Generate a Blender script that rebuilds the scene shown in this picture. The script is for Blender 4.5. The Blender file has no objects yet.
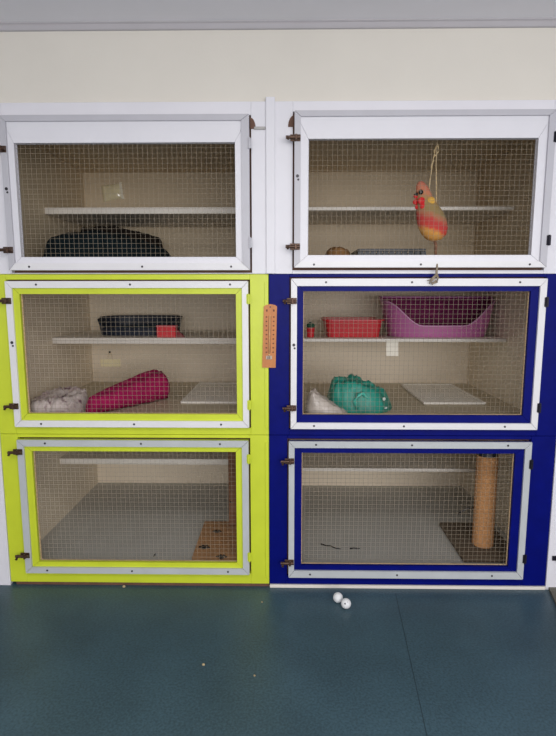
import bpy, bmesh, math, random
from mathutils import Vector, Matrix, noise

sc = bpy.context.scene
COL = sc.collection
random.seed(7)

# ------------------------------------------------------------------ camera
F = 530.0                                  # focal length in pixels of a 556 x 736 frame
D = 2.104                                  # camera to cage fronts (m)
CAM = Vector((0.041, -D, 1.240))
PITCH, YAW = 0.1406, 0.0151
cd = bpy.data.cameras.new('camera')
cd.sensor_fit = 'VERTICAL'
cd.sensor_height = 24.0
cd.lens = 24.0 * F / 736.0
cd.clip_start = 0.02
cam = bpy.data.objects.new('camera', cd)
COL.objects.link(cam)
cam.location = CAM
cam.rotation_euler = (math.pi / 2 - PITCH, 0, YAW)
sc.camera = cam

# ------------------------------------------------------------------ light
w = bpy.data.worlds.new('room_light')
sc.world = w
w.use_nodes = True
bg = w.node_tree.nodes['Background']
bg.inputs[0].default_value = (0.98, 0.965, 1.0, 1)
bg.inputs[1].default_value = 0.72


def area(name, loc, rot, sx, sy, power, col):
    l = bpy.data.lights.new(name, 'AREA')
    l.shape = 'RECTANGLE'
    l.size, l.size_y = sx, sy
    l.energy = power
    l.color = col
    o = bpy.data.objects.new(name, l)
    COL.objects.link(o)
    o.location = loc
    o.rotation_euler = rot
    return o


area('ceiling_light', (0.1, -1.9, 2.2), (0, 0, 0), 1.5, 0.3, 24, (1.0, 0.97, 0.93))
# added fill light opposite the cages, brightens their interiors
area('front_fill_light', (1.1, -4.6, 1.35), (math.radians(90), 0, 0), 3.4, 1.5, 104, (1.0, 0.975, 0.97))
sc.view_settings.view_transform = 'Standard'
sc.view_settings.look = 'None'
sc.view_settings.exposure = -0.08
sc.view_settings.gamma = 1.0
sc.view_settings.use_curve_mapping = False

# ------------------------------------------------------------------ measuring
ROT = cam.rotation_euler.to_matrix()


def ray(u, v):
    return ROT @ Vector(((u - 278.0) / F, (368.0 - v) / F, -1.0))


def pix(u, v, Y=-0.015):
    """pixel -> point on the plane at depth Y"""
    d = ray(u, v)
    t = (Y - CAM.y) / d.y
    return CAM + d * t


def gpix(u, v, z=0.0):
    """pixel -> point on the horizontal plane z"""
    d = ray(u, v)
    t = (z - CAM.z) / d.z
    return CAM + d * t


# ------------------------------------------------------------------ materials
MATS = {}


def srgb(r, g, b):
    f = lambda c: (c / 255 / 12.92) if c / 255 <= 0.04045 else ((c / 255 + 0.055) / 1.055) ** 2.4
    return (f(r), f(g), f(b), 1)


def mat(name, c, rough=0.5, metal=0.0, var=0.06, scale=12.0, bump=0.0, bscale=60.0, stretch=(1, 1, 1), spec=0.5, coat=0.0):
    if name in MATS:
        return MATS[name]
    m = bpy.data.materials.new(name)
    m.use_nodes = True
    nt = m.node_tree
    b = nt.nodes['Principled BSDF']
    b.inputs['Roughness'].default_value = rough
    b.inputs['Metallic'].default_value = metal
    b.inputs['Specular IOR Level'].default_value = spec
    b.inputs['Coat Weight'].default_value = coat
    tc = nt.nodes.new('ShaderNodeTexCoord')
    mp = nt.nodes.new('ShaderNodeMapping')
    mp.inputs['Scale'].default_value = stretch
    nt.links.new(tc.outputs['Object'], mp.inputs[0])
    n = nt.nodes.new('ShaderNodeTexNoise')
    n.inputs['Scale'].default_value = scale
    n.inputs['Detail'].default_value = 5
    nt.links.new(mp.outputs[0], n.inputs['Vector'])
    r = nt.nodes.new('ShaderNodeValToRGB')
    r.color_ramp.elements[0].position = 0.3
    r.color_ramp.elements[1].position = 0.7
    r.color_ramp.elements[0].color = tuple(max(0, x * (1 - var)) for x in c[:3]) + (1,)
    r.color_ramp.elements[1].color = tuple(min(1, x * (1 + var)) for x in c[:3]) + (1,)
    nt.links.new(n.outputs['Fac'], r.inputs[0])
    nt.links.new(r.outputs[0], b.inputs['Base Color'])
    if bump:
        n2 = nt.nodes.new('ShaderNodeTexNoise')
        n2.inputs['Scale'].default_value = bscale
        n2.inputs['Detail'].default_value = 6
        nt.links.new(mp.outputs[0], n2.inputs['Vector'])
        bp = nt.nodes.new('ShaderNodeBump')
        bp.inputs['Strength'].default_value = bump
        bp.inputs['Distance'].default_value = 0.01
        nt.links.new(n2.outputs['Fac'], bp.inputs['Height'])
        nt.links.new(bp.outputs[0], b.inputs['Normal'])
    MATS[name] = m
    return m


def ramp_mat(name, stops, scale, rough=0.9, bump=0.4, bscale=90.0, kind='noise', stretch=(1, 1, 1)):
    """a printed / mottled cloth: noise through a many-stop ramp"""
    m = mat(name, stops[0][1], rough=rough, scale=scale, bump=bump, bscale=bscale, stretch=stretch)
    r = [n for n in m.node_tree.nodes if n.type == 'VALTORGB'][0].color_ramp
    r.elements[0].position, r.elements[0].color = stops[0][0], stops[0][1]
    r.elements[1].position, r.elements[1].color = stops[-1][0], stops[-1][1]
    for p, c in stops[1:-1]:
        e = r.elements.new(p)
        e.color = c
    return m


M_WHITE = mat('white_gloss_paint', srgb(226, 225, 231), 0.38, var=0.02, scale=6, bump=0.05, bscale=40)
M_YELLOW = mat('lime_yellow_paint', srgb(203, 216, 52), 0.36, var=0.05, scale=9, bump=0.06, bscale=40)
M_BLUE = mat('royal_blue_paint', srgb(3, 13, 106), 0.42, spec=0.1, var=0.12, scale=14, bump=0.1, bscale=30)
M_TRIMW = mat('white_edging', srgb(228, 227, 229), 0.35, var=0.02)
M_TRIMG = mat('grey_edging', srgb(190, 189, 196), 0.38, var=0.03)
M_TRIMS = mat('silver_edging', srgb(186, 190, 192), 0.36, var=0.04)
M_PINE = mat('pine_batten', srgb(206, 178, 136), 0.7, var=0.18, scale=20, stretch=(1, 1, 6))
M_BROWN = mat('bare_brown_wood', srgb(104, 72, 56), 0.7, var=0.2, scale=20)
M_LATCH = mat('dark_brown_metal', srgb(84, 62, 50), 0.42, 0.55, var=0.25, scale=60)
M_BLACK = mat('black_metal', srgb(28, 26, 40), 0.4, 0.4, var=0.1)
M_WIRE = mat('galvanised_wire', srgb(150, 138, 120), 0.55, 0.0, var=0.08, scale=40)
M_SCREW = mat('dark_screw', srgb(60, 58, 62), 0.4, 0.7)
M_CREAM = mat('cream_laminate', srgb(233, 219, 196), 0.5, var=0.03, scale=5)
M_TAN = mat('tan_beige_laminate', srgb(212, 194, 164), 0.5, var=0.03, scale=5)
M_SHELF = mat('white_shelf_laminate', srgb(228, 222, 212), 0.45, var=0.02)
M_LAM = mat('pale_floor_laminate', srgb(190, 177, 152), 0.5, var=0.05, scale=7)
M_GREYV = mat('grey_vinyl', srgb(180, 179, 174), 0.45, var=0.05, scale=8)
M_WALL = mat('beige_wall_paint', srgb(223, 218, 208), 0.85, var=0.025, scale=3, bump=0.05, bscale=120)
M_CEIL = mat('lilac_white_ceiling', srgb(246, 244, 250), 0.9, var=0.02, scale=3, bump=0.06, bscale=150)
M_COVE = mat('grey_coving', srgb(190, 186, 190), 0.7, var=0.02)
M_FLOOR = mat('dark_teal_vinyl', srgb(60, 84, 95), 0.40, var=0.16, scale=3.5, bump=0.06, bscale=260, spec=0.45)
M_SEAM = mat('dark_seam', srgb(38, 54, 62), 0.5)
# fine speckle printed in the floor vinyl
nt = M_FLOOR.node_tree
b_ = nt.nodes['Principled BSDF']
src = b_.inputs['Base Color'].links[0].from_socket
tc_ = [n for n in nt.nodes if n.type == 'TEX_COORD'][0]
sp = nt.nodes.new('ShaderNodeTexNoise')
sp.inputs['Scale'].default_value = 130
sp.inputs['Detail'].default_value = 3
nt.links.new(tc_.outputs['Object'], sp.inputs['Vector'])
rs = nt.nodes.new('ShaderNodeValToRGB')
rs.color_ramp.elements[0].position, rs.color_ramp.elements[0].color = 0.35, (0.78, 0.78, 0.78, 1)
rs.color_ramp.elements[1].position, rs.color_ramp.elements[1].color = 0.68, (1.25, 1.25, 1.25, 1)
nt.links.new(sp.outputs['Fac'], rs.inputs[0])
mx = nt.nodes.new('ShaderNodeMix')
mx.data_type = 'RGBA'
mx.blend_type = 'MULTIPLY'
mx.inputs[0].default_value = 1.0
nt.links.new(src, mx.inputs[6])
nt.links.new(rs.outputs[0], mx.inputs[7])
nt.links.new(mx.outputs[2], b_.inputs['Base Color'])


# ------------------------------------------------------------------ mesh helpers
def mesh_obj(name, bm, m, parent=None, smooth=False):
    bmesh.ops.recalc_face_normals(bm, faces=bm.faces)
    me = bpy.data.meshes.new(name)
    bm.to_mesh(me)
    bm.free()
    if m is not None:
        me.materials.append(m)
    if smooth:
        for p in me.polygons:
            p.use_smooth = True
    o = bpy.data.objects.new(name, me)
    COL.objects.link(o)
    if parent is not None:
        o.parent = parent
    return o


def empty(name, parent=None):
    o = bpy.data.objects.new(name, None)
    o.empty_display_size = 0.05
    COL.objects.link(o)
    if parent is not None:
        o.parent = parent
    return o


def place(root, loc, rot=None):
    """put a thing's origin at its base and keep its parts where they are in the world"""
    root.location = loc
    if rot:
        root.rotation_euler = rot


def tag(o, label, cat, group=None):
    o['label'] = label
    o['category'] = cat
    if group:
        o['group'] = group
    return o


def structure(o):
    o['kind'] = 'structure'
    return o


def bm_box(bm, x0, x1, y0, y1, z0, z1, bevel=0.0):
    vs = [bm.verts.new((x, y, z)) for x in (x0, x1) for y in (y0, y1) for z in (z0, z1)]
    fs = []
    for idx in ((0, 1, 3, 2), (4, 6, 7, 5), (0, 4, 5, 1), (2, 3, 7, 6), (0, 2, 6, 4), (1, 5, 7, 3)):
        fs.append(bm.faces.new([vs[i] for i in idx]))
    if bevel:
        es = list({e for f in fs for e in f.edges})
        bmesh.ops.bevel(bm, geom=es, offset=bevel, segments=1, affect='EDGES', profile=0.5)
    return vs


def box(name, x0, x1, y0, y1, z0, z1, m, parent=None, bevel=0.0):
    bm = bmesh.new()
    bm_box(bm, min(x0, x1), max(x0, x1), min(y0, y1), max(y0, y1), min(z0, z1), max(z0, z1), bevel)
    return mesh_obj(name, bm, m, parent)


def bm_prism(bm, pts, y0, y1):
    """polygon in XZ extruded along Y"""
    a = [bm.verts.new((x, y0, z)) for x, z in pts]
    b = [bm.verts.new((x, y1, z)) for x, z in pts]
    bm.faces.new(a)
    bm.faces.new(b[::-1])
    n = len(pts)
    for i in range(n):
        bm.faces.new((a[i], b[i], b[(i + 1) % n], a[(i + 1) % n]))


def prism(name, pts, y0, y1, m, parent=None):
    bm = bmesh.new()
    bm_prism(bm, pts, y0, y1)
    return mesh_obj(name, bm, m, parent)


def mitre(names, outer, inner, y0, y1, m, parent, gap=0.0006):
    """four mitred boards between two rectangles (x0,x1,z0,z1): bottom, right, top, left"""
    X0, X1, Z0, Z1 = outer
    a0, a1, b0, b1 = inner
    g = gap
    out = []
    sets = [('r', [(X0 + g, Z0), (X1 - g, Z0), (a1 - g, b0), (a0 + g, b0)]),
            ('s', [(X1, Z0 + g), (X1, Z1 - g), (a1, b1 - g), (a1, b0 + g)]),
            ('r', [(X1 - g, Z1), (X0 + g, Z1), (a0 + g, b1), (a1 - g, b1)]),
            ('s', [(X0, Z1 - g), (X0, Z0 + g), (a0, b0 + g), (a0, b1 - g)])]
    for k, pts in sets:
        out.append(prism(names[0] if k == 'r' else names[1], pts, y0, y1, m, parent))
    return out


def bm_tube(bm, pts, r, seg=6, cap=True, radii=None):
    pts = [Vector(p) for p in pts]
    rings = []
    up = Vector((0.13, 0.21, 0.97)).normalized()
    for i, p in enumerate(pts):
        t = (pts[min(i + 1, len(pts) - 1)] - pts[max(i - 1, 0)])
        if t.length < 1e-9:
            t = Vector((0, 0, 1))
        t.normalize()
        a = t.cross(up)
        if a.length < 1e-3:
            a = t.cross(Vector((1, 0, 0)))
        a.normalize()
        b = t.cross(a)
        rr = radii[i] if radii else r
        rings.append([bm.verts.new(p + (a * math.cos(2 * math.pi * k / seg) + b * math.sin(2 * math.pi * k / seg)) * rr) for k in range(seg)])
    for i in range(len(rings) - 1):
        for k in range(seg):
            bm.faces.new((rings[i][k], rings[i][(k + 1) % seg], rings[i + 1][(k + 1) % seg], rings[i + 1][k]))
    if cap:
        bm.faces.new(rings[0])
        bm.faces.new(rings[-1][::-1])


def tube(name, pts, r, m, parent=None, seg=8, radii=None):
    bm = bmesh.new()
    bm_tube(bm, pts, r, seg, True, radii)
    return mesh_obj(name, bm, m, parent, smooth=True)


def bm_disc(bm, x, y, z, r, th, seg=10):
    """short cylinder along Y, front at y"""
    bm_prism(bm, [(x + r * math.cos(2 * math.pi * k / seg), z + r * math.sin(2 * math.pi * k / seg)) for k in range(seg)], y, y + th)


def bm_sphere(bm, c, rx, ry=None, rz=None, u=16, v=10):
    ry = ry or rx
    rz = rz or rx
    mtx = Matrix.Translation(c) @ Matrix.Diagonal((rx, ry, rz, 1))
    bmesh.ops.create_uvsphere(bm, u_segments=u, v_segments=v, radius=1, matrix=mtx)


def to_base(root):
    """move a root Empty to the base of its parts, the parts stay put"""
    bpy.context.view_layer.update()
    pts = []

    def walk(o):
        if o.type == 'MESH':
            pts.extend(o.matrix_world @ Vector(c) for c in o.bound_box)
        for ch in o.children:
            walk(ch)
    walk(root)
    lo = [min(p[i] for p in pts) for i in range(3)]
    hi = [max(p[i] for p in pts) for i in range(3)]
    b = Vector(((lo[0] + hi[0]) / 2, (lo[1] + hi[1]) / 2, lo[2]))
    root.location = b
    for ch in root.children:
        ch.location = ch.location - b
    return root


# ------------------------------------------------------------------ setting
XW = 4.0
DEPTH = 1.04                                # cage depth
ZCEIL = 2.226
structure(box('floor', -XW, XW, -5.0, DEPTH + 0.05, -0.06, 0.0, M_FLOOR))
fl = bpy.data.objects['floor']
s0, s1 = gpix(397, 600), gpix(427, 736)
dirv = (s1 - s0).normalized()
e0, e1 = s0 - dirv * 0.05, s1 + dirv * 2.0
n = Vector((-dirv.y, dirv.x, 0)) * 0.0011
bm = bmesh.new()
for z0, z1 in ((0.0, 0.0006),):
    lo = [bm.verts.new((p.x, p.y, z0)) for p in (e0 - n, e1 - n, e1 + n, e0 + n)]
    hi = [bm.verts.new((p.x, p.y, z1)) for p in (e0 - n, e1 - n, e1 + n, e0 + n)]
    bm.faces.new(hi)
    bm.faces.new(lo[::-1])
    for i in range(4):
        bm.faces.new((lo[i], lo[(i + 1) % 4], hi[(i + 1) % 4], hi[i]))
mesh_obj('seam', bm, M_SEAM, fl)
structure(box('ceiling', -XW, XW, -5.0, DEPTH + 0.05, ZCEIL, ZCEIL + 0.05, M_CEIL))
ZT = pix(278, 101, 0.0).z                   # top of the cage bank
structure(box('wall_back', -XW, XW, 0.012, 0.10, ZT, ZCEIL, M_WALL))
structure(box('wall_left', -XW, -2.19, 0.012, 0.10, 0.0, ZT - 0.0005, M_WALL))
structure(box('wall_right', 2.19, XW, 0.012, 0.10, 0.0, ZT - 0.0005, M_WALL))
# coving between wall and ceiling: a shallow cornice profile
prof = [(0.012, ZCEIL - 0.022), (0.004, ZCEIL - 0.021), (0.0, ZCEIL - 0.016), (-0.006, ZCEIL - 0.006), (-0.012, ZCEIL - 0.003), (-0.014, ZCEIL), (0.012, ZCEIL)]
bm = bmesh.new()
a = [bm.verts.new((-XW, y, z)) for y, z in prof]
b = [bm.verts.new((XW, y, z)) for y, z in prof]
bm.faces.new(a)
bm.faces.new(b[::-1])
for i in range(len(prof)):
    j = (i + 1) % len(prof)
    bm.faces.new((a[i], b[i], b[j], a[j]))
structure(mesh_obj('trim_1', bm, M_COVE))

# ------------------------------------------------------------------ cages
ZS = 0.043
ROWS = {  # door outer rectangles x0, x1, z1, z0 (fit to the photograph)
    ('L', 0): (-1.050, -0.1006, 1.950, 1.3719),
    ('R', 0): (0.0718, 1.050, 1.9613, 1.3816),
    ('L', 1): (-1.0714, -0.1083, 1.3295, 0.7382),
    ('R', 1): (0.0606, 1.0585, 1.339, 0.7341),
    ('L', 2): (-1.0689, -0.1122, 0.6832, 0.0970),
    ('R', 2): (0.0535, 1.0425, 0.6821, 0.086),
}
XSEAM = pix(269, 430, 0).x
XLEFT, XRIGHT = -1.135, 1.137
ZB = 0.014                                   # underside of the bottom cages
Z12 = pix(268, 274, 0).z                     # white row to coloured row
Z23 = pix(268, 435, 0).z
ZROW = [(Z12, ZT), (Z23, Z12), (ZB, Z23)]
# corner pixels of edging inner rectangle and of the mesh opening
EDGE = {
    ('L', 0): [(9, 126), (241.5, 115), (242, 262.5), (11, 264)],
    ('R', 0): [(302, 112), (547, 119), (543, 261), (299, 262)],
    ('L', 1): [(13, 289), (243, 287), (242, 421), (19, 421)],
    ('R', 1): [(297.5, 287), (541, 285), (531, 423), (296, 423.5)],
    ('L', 2): [(23, 447), (243, 447), (242, 572), (32, 564.5)],
    ('R', 2): [(294.5, 449), (528, 448), (515, 570), (294, 573.5)],
}
OPEN = {
    ('L', 0): [(16, 147), (235.5, 138), (235.5, 256), (19, 258)],
    ('R', 0): [(308.5, 137), (537, 139.5), (533, 254.5), (307.5, 255.5)],
    ('L', 1): [(20, 295), (237, 293), (236, 414), (26.5, 414)],
    ('R', 1): [(303.5, 292), (531, 290.5), (523, 415), (302.5, 415.5)],
    ('L', 2): [(30.5, 451.5), (237, 451.5), (236, 564), (40, 561)],
    ('R', 2): [(302, 453.5), (517, 453), (507, 565), (301, 567)],
}
M = -0.015
SH = 0.50                                    # front edge of the shelves


def rect(q, Y):
    tl, tr, br, bl = [pix(u, v, Y) for u, v in q]
    return ((tl.x + bl.x) / 2, (tr.x + br.x) / 2, (bl.z + br.z) / 2, (tl.z + tr.z) / 2)


def wire_mesh(name, x0, x1, z0, z1, y, parent, pitch=0.0186, r=0.0005):
    bm = bmesh.new()
    nx = int((x1 - x0) / pitch)
    ox = (x1 - x0 - nx * pitch) / 2
    for i in range(nx + 1):
        x = x0 + ox + i * pitch
        bm_tube(bm, [(x, y, z0), (x, y, z1)], r, 4)
    nz = int((z1 - z0) / pitch)
    oz = (z1 - z0 - nz * pitch) / 2
    for i in range(nz + 1):
        z = z0 + oz + i * pitch
        bm_tube(bm, [(x0, y + 1.6 * r, z), (x1, y + 1.6 * r, z)], r, 4)
    o = mesh_obj(name, bm, M_WIRE, parent)
    o['kind'] = 'stuff'
    return o


def bolt_latch(x, y, z, parent, m=M_LATCH, length=0.052):
    """small barrel bolt: back plate, barrel and knob, reaching from the stile over the door edge"""
    bm = bmesh.new()
    bm_box(bm, x - 0.012, x + 0.026, y - 0.003, y, z - 0.012, z + 0.012, 0.001)
    bm_tube(bm, [(x - length * 0.55, y - 0.010, z), (x + length * 0.5, y - 0.010, z)], 0.0062, 10)
    bm_tube(bm, [(x - 0.020, y - 0.010, z), (x - 0.020, y - 0.024, z - 0.008)], 0.005, 8)
    bm_box(bm, x + 0.006, x + 0.014, y - 0.018, y - 0.002, z - 0.010, z + 0.010, 0.001)
    o = mesh_obj('bolt_latch', bm, m, parent)
    return o


def butt_hinge(x, y, z, parent, m):
    bm = bmesh.new()
    bm_tube(bm, [(x, y - 0.004, z - 0.02), (x, y - 0.004, z + 0.02)], 0.004, 10)
    bm_box(bm, x - 0.008, x + 0.008, y - 0.0015, y + 0.001, z - 0.018, z + 0.018)
    for k in (-0.009, 0.009):
        bm_tube(bm, [(x, y - 0.004, z + k - 0.0008), (x, y - 0.004, z + k + 0.0008)], 0.0047, 10)
    return mesh_obj('hinge', bm, m, parent)


def make_cage(side, row, paint, edging, label, floor_mat, group, hinge_mat, latch_px, hinge_px, screws, wide_shelf):
    root = empty('cat_cage')
    tag(root, label, 'cage', group)
    X0, X1, Z1, Z0 = ROWS[(side, row)]
    proud = 0.012 if row == 0 else 0.0
    dy0, dy1 = -0.012 - proud, 0.002 - proud
    k = (D + dy0 - 0.009) / D                # the rectangles were measured at the cage fronts, the edging stands proud of them
    X0, X1 = [CAM.x + (x - CAM.x) * k for x in (X0, X1)]
    Z0, Z1 = [CAM.z + (z - ZS - CAM.z) * k for z in (Z0, Z1)]
    outer = (X0, X1, Z0, Z1)
    edge = rect(EDGE[(side, row)], dy0 - 0.009)
    opn = rect(OPEN[(side, row)], dy0)
    fx0, fx1 = (XLEFT, XSEAM - 0.0008) if side == 'L' else (XSEAM + 0.0008, XRIGHT)
    fz0, fz1 = ZROW[row]
    fz0 += 0.0007
    fz1 -= 0.0007
    g = 0.006
    fy0, fy1 = 0.0, 0.022
    # face frame: stiles run full height, rails between them
    box('frame_stile', fx0, X0 - g, fy0, fy1, fz0, fz1, paint, root, 0.001)
    box('frame_stile', X1 + g, fx1, fy0, fy1, fz0, fz1, paint, root, 0.001)
    box('frame_rail', X0 - g + 0.0003, X1 + g - 0.0003, fy0, fy1, Z1 + g, fz1, paint, root, 0.001)
    box('frame_rail', X0 - g + 0.0003, X1 + g - 0.0003, fy0, fy1, fz0, Z0 - (0.009 if row == 0 else g), paint, root, 0.001)
    if side == 'L' and row:                  # narrow bead along the seam with the blue cages
        box('cover_bead', pix(265, 430, -0.003).x, fx1 - 0.0005, -0.004, -0.0001, fz0 + 0.03, fz1 - 0.03, paint, root, 0.001)
    # brown door stop seen through the gap round the door
    mitre(('door_stop', 'door_stop'), (X0 - 0.025, X1 + 0.025, Z0 - 0.012, Z1 + 0.012), (X0 + 0.004, X1 - 0.004, Z0 + 0.004, Z1 - 0.004), 0.0225, 0.034, M_BROWN, root)
    # carcass
    t = 0.012
    lam = M_TAN if row == 0 else M_CREAM
    bx0, bx1 = fx0 + 0.004, fx1 - 0.004
    bz0, bz1 = fz0 + 0.002, fz1 - 0.002
    box('side_panel', bx0, bx0 + t, 0.035, DEPTH, bz0, bz1, lam, root)
    box('side_panel', bx1 - t, bx1, 0.035, DEPTH, bz0, bz1, lam, root)
    box('back_panel', bx0 + t, bx1 - t, DEPTH - t, DEPTH, bz0, bz1, lam, root)
    zfl = Z0 + 0.012                         # cage floor level
    box('base_panel', bx0 + t, bx1 - t, 0.035, DEPTH - t, bz0, zfl, floor_mat, root)
    box('top_panel', bx0 + t, bx1 - t, 0.035, DEPTH - t, max(Z1 + 0.005, bz1 - 0.03), bz1, lam, root)
    # shelf along the back
    zs, th = wide_shelf
    box('shelf', bx0 + t + 0.001, bx1 - t - 0.001, SH, DEPTH - t - 0.001, zs - th, zs, M_SHELF, root, 0.0015)
    # door
    door = empty('door', root)
    mitre(('door_rail', 'door_stile'), (X0, X1, Z0, Z1), opn, dy0 + 0.0005, dy1, paint, door)
    strips = mitre(('edging_strip', 'edging_strip'), outer, edge, dy0 - 0.009, dy0, edging, door, 0.0009)
    if row == 0:                             # the white doors' lower strips are white, the others grey
        strips[0].data.materials[0] = M_TRIMW
    wire_mesh('wire_mesh', opn[0] - 0.006, opn[1] + 0.006, opn[2] - 0.006, opn[3] + 0.006, dy1 + 0.0015, door)
    bi = (opn[0] + 0.003, opn[1] - 0.002, opn[2] + 0.001, opn[3] - 0.0005)
    mitre(('mesh_batten', 'mesh_batten'), (opn[0] - 0.02, opn[1] + 0.02, opn[2] - 0.015, opn[3] + 0.015), bi, dy1 + 0.0035, dy1 + 0.009, M_PINE if row else M_TRIMG, door)
    for (u, v) in screws:
        p = pix(u, v, dy0 - 0.009)
        zc = (outer[2] + edge[2]) / 2 if v > sum(q[1] for q in OPEN[(side, row)]) / 4 else (outer[3] + edge[3]) / 2
        bm = bmesh.new()
        bm_disc(bm, p.x, dy0 - 0.0102, zc, 0.0042, 0.0015)
        mesh_obj('screw', bm, M_SCREW, door)
    mark = {('L', 0): 188, ('R', 0): 176, ('L', 1): 343, ('R', 1): 345}.get((side, row))
    if mark:                                 # dark catch screw on the edging beside the latches
        zc = pix(284, mark, dy0 - 0.009).z
        bm = bmesh.new()
        bm_disc(bm, (outer[0] + edge[0]) / 2, dy0 - 0.0105, zc, 0.006, 0.002)
        bm_disc(bm, (outer[0] + edge[0]) / 2 + 0.003, dy0 - 0.0103, zc - 0.013, 0.004, 0.0018)
        mesh_obj('catch_screw', bm, M_SCREW, door)
    for v in latch_px:
        z = pix(284, v, -0.02).z
        bolt_latch(X0 - 0.004, dy0 - 0.0095 if proud else dy0 - 0.0095, z, door)
    for v in hinge_px:
        z = pix(284, v, -0.02).z
        butt_hinge(X1 + 0.001, dy0 - 0.0095, z, door, hinge_mat)
    return root, zfl, opn


def zpix(v, k_depth):
    return pix(284, v, k_depth).z


cages = {}
cages['L0'] = make_cage('L', 0, M_WHITE, M_TRIMG, 'white framed cat cage with a dark blanket under its shelf', M_LAM, 'wire-doored cat cages built into the wall', M_TRIMG,
                        (149, 250), (144, 243), [(29, 265), (142, 262), (231, 261)], (zpix(207, SH), 0.030))
cages['R0'] = make_cage('R', 0, M_WHITE, M_TRIMG, 'white framed cat cage with a bird toy hanging behind its wire door', M_LAM, 'wire-doored cat cages built into the wall', M_BLACK,
                        (139, 247), (139, 241), [(314, 262), (421, 261), (530, 261)], (zpix(207, SH), 0.016))
cages['L1'] = make_cage('L', 1, M_YELLOW, M_TRIMW, 'lime yellow cat cage with a magenta blanket roll inside', M_LAM, 'wire-doored cat cages built into the wall', M_YELLOW,
                        (301, 407), (299, 405), [(36, 286), (130, 285), (230, 284), (41, 422), (134, 422), (221, 422)], (zpix(338, SH), 0.030))
cages['R1'] = make_cage('R', 1, M_BLUE, M_TRIMW, 'royal blue cat cage with a mauve plastic bed on its shelf', M_LAM, 'wire-doored cat cages built into the wall', M_BLACK,
                        (301, 408), (302, 407), [(326, 285), (412, 284), (520, 284), (314, 423), (404, 423), (505, 424)], (zpix(338.5, SH), 0.016))
cages['L2'] = make_cage('L', 2, M_YELLOW, M_TRIMS, 'lime yellow cat cage at floor level with a brown wooden scratcher inside', M_GREYV, 'wire-doored cat cages built into the wall', M_YELLOW,
                        (453, 557), (459, 557), [(45, 445), (141, 446), (220, 446), (47, 567), (132, 571), (228, 573)], (zpix(459.5, SH), 0.030))
cages['R2'] = make_cage('R', 2, M_BLUE, M_TRIMS, 'royal blue cat cage at floor level with a carpeted scratching post inside', M_GREYV, 'wire-doored cat cages built into the wall', M_BLACK,
                        (461, 562), (463, 557), [(316, 447), (412, 447), (508, 447), (310, 576), (397, 576), (492, 574)], (zpix(468, SH), 0.016))

# white cover strip between the two white cages
xs0, xs1 = pix(266, 190, -0.01).x, pix(275, 190, -0.01).x
cv = box('cover_strip', xs0, xs1, -0.0106, -0.0006, Z12 + 0.001, ZT + 0.012, M_WHITE, None, 0.0015)
tag(cv, 'flat white vertical cover strip between the two white cages', 'trim strip')

# half-round brown finger holes and the grey bar beside the white doors
for (q, sgn, lab) in (((249.5, 124), 1, 'half-round brown wooden stop beside the white cage with dark bedding'), ((295, 122), -1, 'half-round brown wooden stop beside the white cage with the bird toy')):
    p = pix(q[0], q[1], 0)
    X = -0.0985 + 0.003 if sgn > 0 else 0.0713 - 0.003
    pts = [(X + sgn * 0.021 * math.cos(a_), p.z - 0.018 + 0.040 * math.sin(a_)) for a_ in [math.pi / 2 * i / 8 for i in range(9)]] + [(X, p.z - 0.018)]
    o = prism('door_stop_block', pts, -0.004, -0.0002, M_BROWN)
    tag(o, lab, 'door stop')
p0, p1 = pix(254, 126.5, -0.005), pix(265.5, 129.5, -0.005)
bmt = bmesh.new()
bm_box(bmt, p0.x, p1.x, -0.005, -0.0001, p1.z, p0.z, 0.001)
for xx in (p0.x + 0.006, p1.x - 0.006):
    bm_disc(bmt, xx, -0.006, (p0.z + p1.z) / 2, 0.003, 0.002, 8)
tag(mesh_obj('catch_bar', bmt, mat('dull_grey_metal', srgb(164, 162, 160), 0.5, 0.3)), 'short grey metal catch bar beside the half-round wooden stop', 'catch')

# plinth strips below the cages
o = box('trim_2', XSEAM + 0.002, XRIGHT, -0.006, 0.02, 0.0, ZB - 0.0005, M_SHELF, None, 0.001)
structure(o)
o = box('trim_3', XLEFT + 0.02, XSEAM - 0.002, 0.004, 0.024, 0.0, ZB - 0.0005, M_BROWN, None, 0.001)
structure(o)


# neighbouring white cage columns, slivers of which show at the picture's edges
def neighbour(x0, x1, label, hinge_x):
    root = empty('cage_column')
    tag(root, label, 'cage')
    st = 0.043
    box('frame_stile', x0, x0 + st, -0.004, 0.02, 0.0, ZT - 0.002, M_WHITE, root, 0.001)
    box('frame_stile', x1 - st, x1, -0.004, 0.02, 0.0, ZT - 0.002, M_WHITE, root, 0.001)
    for z0, z1 in ((0.0, 0.06), (Z23 - 0.05, Z23 + 0.05), (Z12 - 0.05, Z12 + 0.05), (ZT - 0.07, ZT - 0.002)):
        box('frame_rail', x0 + st + 0.0005, x1 - st - 0.0005, -0.003, 0.02, z0, z1, M_WHITE, root, 0.001)
    for z0, z1 in ((0.06, Z23 - 0.05), (Z23 + 0.05, Z12 - 0.05), (Z12 + 0.05, ZT - 0.07)):
        wire_mesh('wire_mesh', x0 + st - 0.004, x1 - st + 0.004, z0, z1, 0.0215, root)
    box('side_panel', x0 + 0.002, x0 + 0.014, 0.035, DEPTH, 0.0, ZT - 0.01, M_CREAM, root)
    box('side_panel', x1 - 0.014, x1 - 0.002, 0.035, DEPTH, 0.0, ZT - 0.01, M_CREAM, root)
    box('back_panel', x0 + 0.015, x1 - 0.015, DEPTH - 0.012, DEPTH, 0.0, ZT - 0.01, M_CREAM, root)
    for z in (0.02, Z23, Z12, ZT - 0.02):
        box('base_panel', x0 + 0.015, x1 - 0.015, 0.035, DEPTH - 0.013, z - 0.01, z + 0.01, M_GREYV, root)
    return root


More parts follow.
